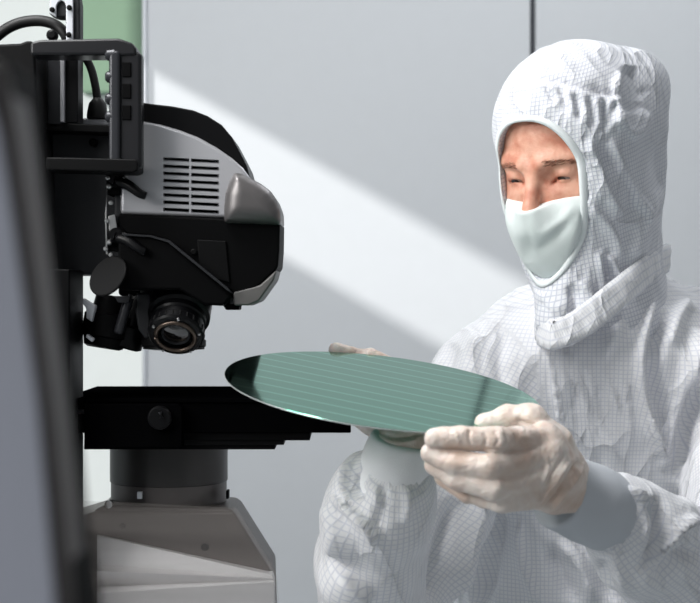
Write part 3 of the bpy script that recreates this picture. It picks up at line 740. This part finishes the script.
# binding round the face opening, laid on the hood
def ribbon(name, parent, m, s0, s1, thick, lift, n=120, sd=hood_outer):
    bm = bmesh.new(); rings = []
    for i in range(n):
        th = 2*math.pi*i/n; ring = []
        ca, sa = math.cos(th), math.sin(th)
        pw = 2/2.3 if sa > 0 else 1.
        ex = math.copysign(abs(ca)**pw, ca); ey = math.copysign(abs(sa)**pw, sa)
        H = .073 if ey > 0 else .107
        for (g, l) in ((s0, 0), (s0, 1), ((s0+s1)/2, 1.3), (s1, 1), (s1, 0)):
            a_, c_ = ex*(.0525+g), egg_c+ey*(H+g)
            b_ = surf_b(a_, c_, sd); 
            ring.append(np.array([a_, b_+lift+thick*(l-.5), c_]))
        rings.append(ring)
    R_ = np.array(rings)
    for _ in range(3): R_[:, :, 1] = (np.roll(R_[:, :, 1], 1, 0)+2*R_[:, :, 1]+np.roll(R_[:, :, 1], -1, 0))/4
    vs = [[bm.verts.new(Vector(tow(p))) for p in ring] for ring in R_]
    for i in range(n):
        for k in range(5):
            bm.faces.new((vs[i][k], vs[i][(k+1) % 5], vs[(i+1) % n][(k+1) % 5], vs[(i+1) % n][k]))
    return from_bm(name, bm, m, parent)
ribbon('hood_binding', hood, M['rim'], -.0005, .0058, .0018, .0006)

# ---- face mask: draped over nose, cheeks and chin inside the opening
def drape(p):
    q = tol(p); s = q.copy(); s[:, 0] = np.abs(s[:, 0])
    d = ell(q, (0, .108, -.036), (.014, .0165, .024))
    d = smin(d, ell(s, (.035, .055, -.045), (.026, .034, .035)), .035)
    d = smin(d, ell(q, (0, .066, -.070), (.043, .042, .030)), .03)
    d = smin(d, ell(q, (0, .064, -.098), (.034, .040, .028)), .03)
    d = smin(d, cap(q, (0, .098, -.05), (0, .078, -.105), .012, .010), .02)
    return d-.0035
def mask_sd(p):
    q = tol(p); g = egg(q[:, 0], q[:, 2], .001); e = (np.sqrt(g)-1)*.05
    top = q[:, 2]-(-.0265+.10*np.abs(q[:, 0]))
    return smax(smax(smax(drape(p), e, .002), top, .0015), .02-q[:, 1], .002)
V, Q = nets(mask_sd, O-np.array([.13, .14, .18]), O+np.array([.09, .05, .03]), .002); V = relax(V, Q, 2); N = normals(V, Q)
V = V+N*(nz(V, 28, 5.)*.002)[:, None]
for l_, w_, a_ in (([(522, 212), (528, 235), (528, 262)], 6, -.002), ([(575, 205), (560, 222), (540, 236)], 5, .0022), ([(570, 222), (552, 240), (536, 252)], 5, -.002), ([(508, 215), (516, 240), (528, 268)], 4, .0015)):
    V = fold(V, N, l_, w_, a_)
mesh_from('face_mask', V, Q, M['mask'], pn)

# ---- coverall
SL, SR = A(486, 398, 1.79), A(748, 392, 1.83)        # shoulders (left and right in the picture)
EL, WL = A(372, 628, 1.62), A(396, 474, 1.435)       # elbow, cuff end: picture-left arm
ER, WR = A(738, 604, 1.56), A(612, 512, 1.385)
def bd(p): return (p-A(372, 628, 1.62))
ch = np.array([.315, 1.87, 1.33])
def rot_tw(p):   # chest turned slightly to the picture's left
    q = p-ch; a = math.radians(14); return np.stack([q[:, 0]*math.cos(a)+q[:, 1]*-math.sin(a)*-1, q[:, 1]*math.cos(a)-q[:, 0]*math.sin(a), q[:, 2]], 1)
def cover_sd(p):
    q = rot_tw(p)
    d = ell(q, (0, 0, 0), (.195, .128, .215))
    d = smin(d, ell(q, (0, .0, -.22), (.178, .126, .26)), .06)
    d = smin(d, cap(p, SL+np.array([.05, .02, .02]), SR+np.array([-.05, .01, .02]), .072, .072), .05)
    d = smin(d, cap(p, NB+np.array([0, .02, -.05]), (SL+SR)/2+np.array([0, .01, .0]), .085, .08), .06)
    d = smin(d, cap(p, NB+np.array([.035, .02, -.03]), SR+np.array([0, 0, .03]), .072, .072), .04)
    d = smin(d, cap(p, NB+np.array([-.03, .01, -.045]), SL+np.array([0, 0, .01]), .06, .062), .05)
    d = smin(d, ell(p, A(606, 352, 1.80), (.115, .085, .05)), .045)
    ul = smin(cap(p, SL, (SL+EL)/2, .066, .060), cap(p, (SL+EL)/2, EL, .060, .058), .02)
    d = smin(d, ul, .03)
    ur = smin(cap(p, SR, (SR+ER)/2, .070, .066), cap(p, (SR+ER)/2, ER, .066, .062), .02)
    d = smin(d, ur, .03)
    # picture-left forearm: a full, baggy sleeve gathered at the cuff
    fl = cap(p, EL, A(372, 560, 1.52), .058, .052)
    fl = smin(fl, cap(p, A(372, 560, 1.52), A(384, 505, 1.46), .050, .044), .02)
    fl = smin(fl, cap(p, A(384, 505, 1.46), A(396, 484, 1.44), .042, .032), .015)
    fl = smin(fl, ell(p, A(347, 518, 1.462), (.025, .036, .036)), .007)
    fl = smin(fl, ell(p, A(350, 575, 1.50), (.030, .045, .034)), .008)
    fl = smin(fl, ell(p, A(360, 472, 1.455), (.015, .022, .014)), .012)
    fl = smin(fl, ell(p, A(356, 490, 1.46), (.022, .026, .022)), .012)
    d = smin(d, fl, .018)
    fr_ = cap(p, ER, A(680, 560, 1.46), .062, .056)
    fr_ = smin(fr_, cap(p, A(680, 560, 1.46), A(640, 534, 1.41), .054, .046), .02)
    fr_ = smin(fr_, cap(p, A(640, 534, 1.41), WR, .045, .034), .012)
    fr_ = smin(fr_, ell(p, A(640, 505, 1.40), (.022, .02, .016)), .012)
    d = smin(d, fr_, .02)
    return d
V, Q = nets(cover_sd, (-.09, 1.30, 1.06), (.68, 2.08, 1.56), .0036); V = relax(V, Q, 2); N = normals(V, Q)
def bonecoord(V):
    segs = [(np.array([.315, 1.87, 1.5]), np.array([.315, 1.87, 1.0]), .15), (SL, EL, .062), (SR, ER, .066), (EL, WL, .048), (ER, WR, .052)]
    best = np.full(len(V), 1e9); U = np.zeros((len(V), 2)); D = np.zeros(len(V), int)
    for i, (a, b, r) in enumerate(segs):
        ab = b-a; L = np.linalg.norm(ab); d = ab/L; t = (V-a)@d; tc_ = np.clip(t, 0, L)
        rad = V-a-tc_[:, None]*d
        dist = np.linalg.norm(rad, axis=1)-r
        back = np.array([0, 1, 0])-d*d[1]; back /= np.linalg.norm(back); s_ = np.cross(d, back)
        an = np.arctan2(rad@s_, -(rad@back))
        m = dist < best; best[m] = dist[m]; U[m, 0] = an[m]*(r if i else .16); U[m, 1] = t[m]; D[m] = i
    return U, D
uv, D = bonecoord(V)
V0 = V.copy()
nA = nz(V, 7, 1.3, (1, 1, .5)); nB = nz(V, 17, 4.1, (1.1, 1, .45)); nC = nz(V, 40, 8.8, (1, 1, .6))
torso = (D == 0)
V = V+N*(nA*.013+(1-2*np.abs(nB))*.0055*np.where(torso, .9, np.where(D == 3, .15, .8))+nC*.0014)[:, None]
def pk(line, w, amp, asym=1.):
    global V
    V = fold(V, N, line, w, amp*1.75, asym)
# torso creases
pk([(548, 345), (554, 380), (562, 420), (574, 470)], 2.4, .0035, .4)        # placket edge
pk([(562, 340), (570, 372), (580, 410)], 3, -.0025)
pk([(655, 300), (645, 335), (642, 370), (650, 420), (662, 455)], 6, .012, .35)
pk([(664, 310), (655, 345), (654, 380), (660, 420)], 8, -.010)
pk([(700, 330), (690, 370), (672, 420), (664, 470)], 7, .010, .4)
pk([(700, 380), (684, 430), (676, 480)], 7, -.008)
pk([(690, 300), (676, 320), (668, 345)], 6, .006)
pk([(640, 300), (618, 330), (600, 360)], 6, .004)
for (x, y, dx, dy) in ((575, 370, 18, 50), (590, 365, 10, 60), (608, 372, 14, 44), (625, 380, 6, 60), (600, 420, 20, 40)):
    pk([(x, y), (x+dx*.5, y+dy*.5), (x+dx, y+dy)], 3.2, .0028, .5)
pk([(455, 345), (440, 380), (438, 420)], 7, -.006)
pk([(480, 335), (470, 360), (468, 385)], 8, .005)
pk([(505, 330), (500, 360), (505, 395)], 6, -.004)
pk([(478, 505), (470, 545), (455, 603)], 8, .012, .5)
pk([(500, 515), (492, 560), (482, 603)], 8, -.010)
pk([(520, 525), (524, 560), (540, 603)], 7, .008, .5)
pk([(455, 500), (440, 550), (425, 603)], 8, -.010)
pk([(548, 545), (560, 575), (575, 603)], 7, -.009)
pk([(560, 540), (580, 565), (596, 603)], 7, .009, .5)
# picture-left sleeve: deep curved bag folds
pk([(352, 462), (345, 478), (348, 496), (362, 500)], 4, .006, .5)
pk([(362, 470), (356, 484), (362, 500)], 4, -.006)
pk([(330, 495), (345, 504), (362, 520), (374, 536), (372, 544)], 5, .007, .4)
pk([(336, 500), (350, 508), (364, 520), (374, 532), (374, 541)], 6, .006, .35)
pk([(386, 484), (382, 508), (378, 530)], 4, -.004)
pk([(404, 486), (408, 505), (404, 525)], 4, .003)
pk([(368, 476), (374, 492), (382, 510)], 3, .003)
pk([(338, 575), (352, 590), (370, 600)], 6, .006)
pk([(325, 505), (330, 530), (330, 560)], 7, .003)
for k in range(9):
    x = 366+k*7; pk([(x, 474+abs(4-k)*-.8), (x-1, 484), (x-2+(k % 3), 494)], 1.9, -.0022)
# picture-right sleeve
pk([(626, 486), (642, 500), (648, 520), (640, 548)], 4, .008, .4)
pk([(652, 498), (660, 520), (654, 548), (640, 572)], 6, -.009)
pk([(700, 520), (680, 530), (662, 548), (650, 566)], 6, .008, .5)
pk([(700, 548), (676, 560), (655, 585)], 7, -.008)
pk([(612, 545), (618, 562), (628, 590)], 5, .005)
pk([(598, 560), (604, 580), (616, 603)], 5, -.006)
for k in range(8):
    t_ = k/7; x = 604+t_*26; y = 552-t_*62; pk([(x, y), (x+9, y+6), (x+16, y+13)], 2.2, -.0026)
V = relax(V, Q, 1, .3)
me_up = (V, Q, uv)
# lower body: trousers down to the floor, coarser
HPx = np.array([.315, 1.87, .92])
def lower_sd(p):
    q = p-ch
    d = ell(p, HPx+np.array([0, 0, .03]), (.18, .13, .20))
    d = smin(d, ell(p, HPx+np.array([0, 0, .12]), (.165, .115, .16)), .05)
    for s_ in (-1, 1):
        hp = HPx+np.array([s_*.09, 0, -.05]); kn_ = np.array([HPx[0]+s_*.115, 1.84, .50]); an_ = np.array([HPx[0]+s_*.125, 1.88, .10])
        d = smin(d, smin(cap(p, hp, kn_, .10, .074), cap(p, kn_, an_, .074, .06), .03), .03)
    return d
V2, Q2 = nets(lower_sd, (.05, 1.68, .02), (.60, 2.05, 1.10), .011); V2 = relax(V2, Q2, 1)
uv2, _ = bonecoord(V2)
V2 = V2+normals(V2, Q2)*(nz(V2, 9, 2., (1, 1, .4))*.008)[:, None]
cov = mesh_from('coverall', np.concatenate([V, V2]), np.concatenate([Q, Q2+len(V)]), M['cloth'], pn, np.concatenate([uv, uv2]))
# overboots
for s_ in (-1, 1):
    an_ = np.array([HPx[0]+s_*.125, 1.88, .10])
    def boot(p):
        d = cap(p, an_+np.array([0, .0, .12]), an_+np.array([0, 0, -.03]), .064, .058)
        d = smin(d, ell(p, an_+np.array([s_*.01, -.07, -.055]), (.052, .14, .045)), .03)
        return np.maximum(d, .002-p[:, 2])
    Vb, Qb = nets(boot, an_-np.array([.1, .24, .11]), an_+np.array([.1, .12, .24]), .006)
    mesh_from('overboot', relax(Vb, Qb, 1), Qb, M['sock'], pn)
# collar: a standing band that wraps the hood's base
def collar_pts():
    base = [(552, 336, 1.662), (575, 327, 1.665), (600, 309, 1.672), (625, 288, 1.694), (650, 268, 1.732), (666, 259, 1.79), (664, 258, 1.85), (640, 266, 1.885), (610, 278, 1.92), (570, 292, 1.88), (554, 306, 1.81), (539, 317, 1.742), (541, 329, 1.688)]
    return [A(*b_) for b_ in base]
bp = collar_pts(); sp_ = spline(bp+[bp[0]], 8)
def band_mesh(name, centre, width_dir, hw, th, m, parent, uvw=None, wob=0.):
    n = len(centre); Vv = []; cen = np.mean(centre, axis=0)
    for i in range(n):
        p = np.array(centre[i]); tdir = np.array(centre[(i+1) % n])-np.array(centre[i-1]); tdir /= np.linalg.norm(tdir)
        wd = width_dir(i/n) if callable(width_dir) else np.array(width_dir, float); wd = wd-tdir*wd.dot(tdir); wd /= np.linalg.norm(wd)
        nr = np.cross(tdir, wd); nr = nr if nr.dot(p-cen) > 0 else -nr
        w1 = wob*math.sin(i*1.7)+wob*.6*math.sin(i*.6)
        for (a_, b_) in ((-1, -.6), (-1, .6), (-.5, 1.1), (0, 1.0), (.5, 1.1), (1, .6), (1, -.6), (0, -1)):
            Vv.append(p+wd*hw*a_+nr*(th*b_+w1))
    Vv = np.array(Vv); K = 8
    Qq = np.array([[i*K+k, i*K+(k+1) % K, ((i+1) % n)*K+(k+1) % K, ((i+1) % n)*K+k] for i in range(n) for k in range(K)])
    L = np.repeat(np.arange(n)*.0058, K); uvv = np.stack([L, np.tile(np.linspace(0, .03, K), n)], 1)
    bm = bmesh.new(); vs = [bm.verts.new(v) for v in Vv]
    for f_ in Qq: bm.faces.new([vs[k] for k in f_])
    bmesh.ops.recalc_face_normals(bm, faces=bm.faces); me = bpy.data.meshes.new(name); bm.to_mesh(me); bm.free()
    at = me.attributes.new('cloth_uv', 'FLOAT_VECTOR', 'POINT'); u3 = np.zeros((len(Vv), 3), np.float32); u3[:, :2] = uvv; at.data.foreach_set('vector', u3.ravel())
    return link(name, me, m, parent, True)
band_mesh('collar', sp_[:-1], (.1, .25, 1.), .0165, .0035, M['cloth'], cov, wob=.0006)

# ---- cuffs
def cuff(name, pts, rs, m, seed):
    pts = [np.array(p) for p in pts]
    def fn(p): return np.maximum(chain(p, pts, rs, .006), -np.inf)
    lo = np.min(pts, 0)-.05; hi = np.max(pts, 0)+.05
    d0 = pts[0]-pts[1]; d0 /= np.linalg.norm(d0); d1 = pts[-1]-pts[-2]; d1 /= np.linalg.norm(d1)
    def f2(p):
        d = fn(p); d = smax(d, (p-pts[0])@d0, .003); d = smax(d, (p-pts[-1])@d1, .003); return d
    V, Q = nets(f2, lo, hi, .002); V = relax(V, Q, 2); N = normals(V, Q)
    V = V+N*(nz(V, 45, seed)*.0012)[:, None]
    return mesh_from(name, V, Q, m, cov)
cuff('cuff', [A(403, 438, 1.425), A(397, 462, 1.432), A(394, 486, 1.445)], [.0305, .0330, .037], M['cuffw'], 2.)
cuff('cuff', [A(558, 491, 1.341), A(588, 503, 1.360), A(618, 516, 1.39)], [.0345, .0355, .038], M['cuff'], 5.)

# ---- gloved hands
def hand(name, fn, lo, hi, folds, seed, parent=pn):
    V, Q = nets(fn, lo, hi, .0014); V = relax(V, Q, 2, .5); N = normals(V, Q)
    V = V+N*((1-2*np.abs(nz(V, 60, seed)))*.0007+nz(V, 150, seed)*.0004)[:, None]
    for l_, w_, a_, s_ in folds: V = fold(V, N, l_, w_, a_*1.4, s_)
    V = relax(V, Q, 1, .3)
    return mesh_from(name, V, Q, M['glove'], parent)
# picture-right hand: fingers wrap in front of and under the rim, thumb on top
idx = [A(435, 438, 1.262), A(461, 438, 1.258), A(497, 440, 1.256), A(545, 440, 1.298)]
mid = [A(431, 453, 1.268), A(455, 463, 1.258), A(489, 467, 1.250), A(549, 455, 1.290)]
rin = [A(434, 465, 1.278), A(458, 479, 1.262), A(494, 488, 1.252), A(550, 474, 1.286)]
pin = [A(443, 477, 1.292), A(468, 493, 1.275), A(502, 502, 1.262), A(547, 494, 1.288)]
WRr = A(574, 490, 1.345)
def rhand(p):
    d1 = chain(p, idx, [.0088, .0098, .0105, .0125], .003)
    d2 = chain(p, mid, [.0085, .0098, .0108, .0125], .003)
    d3 = chain(p, rin, [.0082, .0094, .0103, .0120], .003)
    d4 = chain(p, pin, [.0074, .0084, .0092, .0115], .003)
    d = smin(smin(d1, d2, .002), smin(d3, d4, .002), .002)
    pl = chain(p, [idx[3], WRr+np.array([-.002, .0, .010])], [.0155, .0175], .01)
    pl = smin(pl, chain(p, [mid[3], WRr], [.0160, .0185], .01), .01)
    pl = smin(pl, chain(p, [rin[3], WRr+np.array([-.002, 0, -.006])], [.0155, .018], .01), .01)
    pl = smin(pl, chain(p, [pin[3], WRr+np.array([-.003, 0, -.010])], [.0150, .017], .01), .01)
    pl = smin(pl, cap(p, WRr, A(592, 500, 1.37), .020, .022), .01)
    d = smin(d, pl, .006)
    th = chain(p, [A(484, 424, 1.325), A(508, 418, 1.325), A(531, 417, 1.318), A(556, 444, 1.318), A(566, 470, 1.335)], [.0088, .0105, .0112, .0145, .018], .006)
    d = smin(d, th, .004)
    return d
f_r = [([(470, 429), (469, 437), (472, 446)], 1.5, -.0014, 1), ([(484, 431), (486, 440), (484, 448)], 1.5, -.0014, 1), ([(494, 431), (498, 440), (494, 448)], 1.4, -.0013, 1),
       ([(504, 432), (508, 441), (504, 449)], 1.5, -.0013, 1), ([(514, 433), (517, 442), (512, 451)], 1.4, -.0012, 1), ([(455, 429), (457, 436), (460, 444)], 1.5, .001, 1),
       ([(430, 448), (450, 450), (480, 449), (510, 451), (524, 445)], 1.6, -.0014, 1),
       ([(584, 462), (576, 478), (560, 500), (546, 516)], 1.8, .0022, 1), ([(579, 458), (570, 474), (555, 496), (540, 512)], 1.8, -.0020, 1), ([(573, 456), (564, 470), (550, 490), (535, 508)], 1.8, .0015, 1),
       ([(566, 452), (556, 468), (545, 484)], 2, -.0014, 1), ([(545, 452), (548, 470), (540, 488)], 2, .0010, 1), ([(535, 455), (530, 478), (520, 490)], 2.5, -.0008, 1),
       ([(515, 419), (525, 424), (540, 424)], 2.2, -.0030, 1)]
hand('glove', rhand, (.055, 1.225, 1.315), (.25, 1.41, 1.425), f_r, 3.)
# picture-left hand: palm below the wafer, fingertips hooked over the far rim
WLw = A(401, 446, 1.428)
def lhand(p):
    pal = chain(p, [WLw, A(398, 424, 1.455)], [.026, .017], .01)
    pal = smin(pal, ell(p, A(402, 414, 1.485), (.036, .038, .0125)), .012)
    d = pal
    K = [(A(379, 404, 1.505), A(352, 386, 1.535), A(340, 374, 1.555), A(327, 366, 1.555)),
         (A(392, 400, 1.515), A(377, 383, 1.555), A(362, 358, 1.580), A(336, 350, 1.570)),
         (A(408, 402, 1.515), A(402, 385, 1.555), A(392, 367, 1.580), A(371, 355, 1.577)),
         (A(422, 408, 1.505), A(424, 393, 1.540), A(420, 382, 1.560), A(406, 374, 1.568))]
    for k in K: d = smin(d, chain(p, list(k), [.0112, .0098, .0088, .0074], .003), .004)
    d = smin(d, chain(p, [A(378, 424, 1.45), A(350, 409, 1.45), A(330, 403, 1.46), A(312, 397, 1.465)], [.015, .0105, .0095, .008], .004), .006)
    return d
hand('glove', lhand, (-.05, 1.38, 1.33), (.125, 1.61, 1.475), [([(378, 432), (395, 437), (420, 434)], 1.8, -.0015, 1), ([(384, 440), (400, 443), (418, 440)], 1.8, .0015, 1), ([(352, 347), (356, 352), (354, 356)], 1.4, -.0008, 1)], 8.)
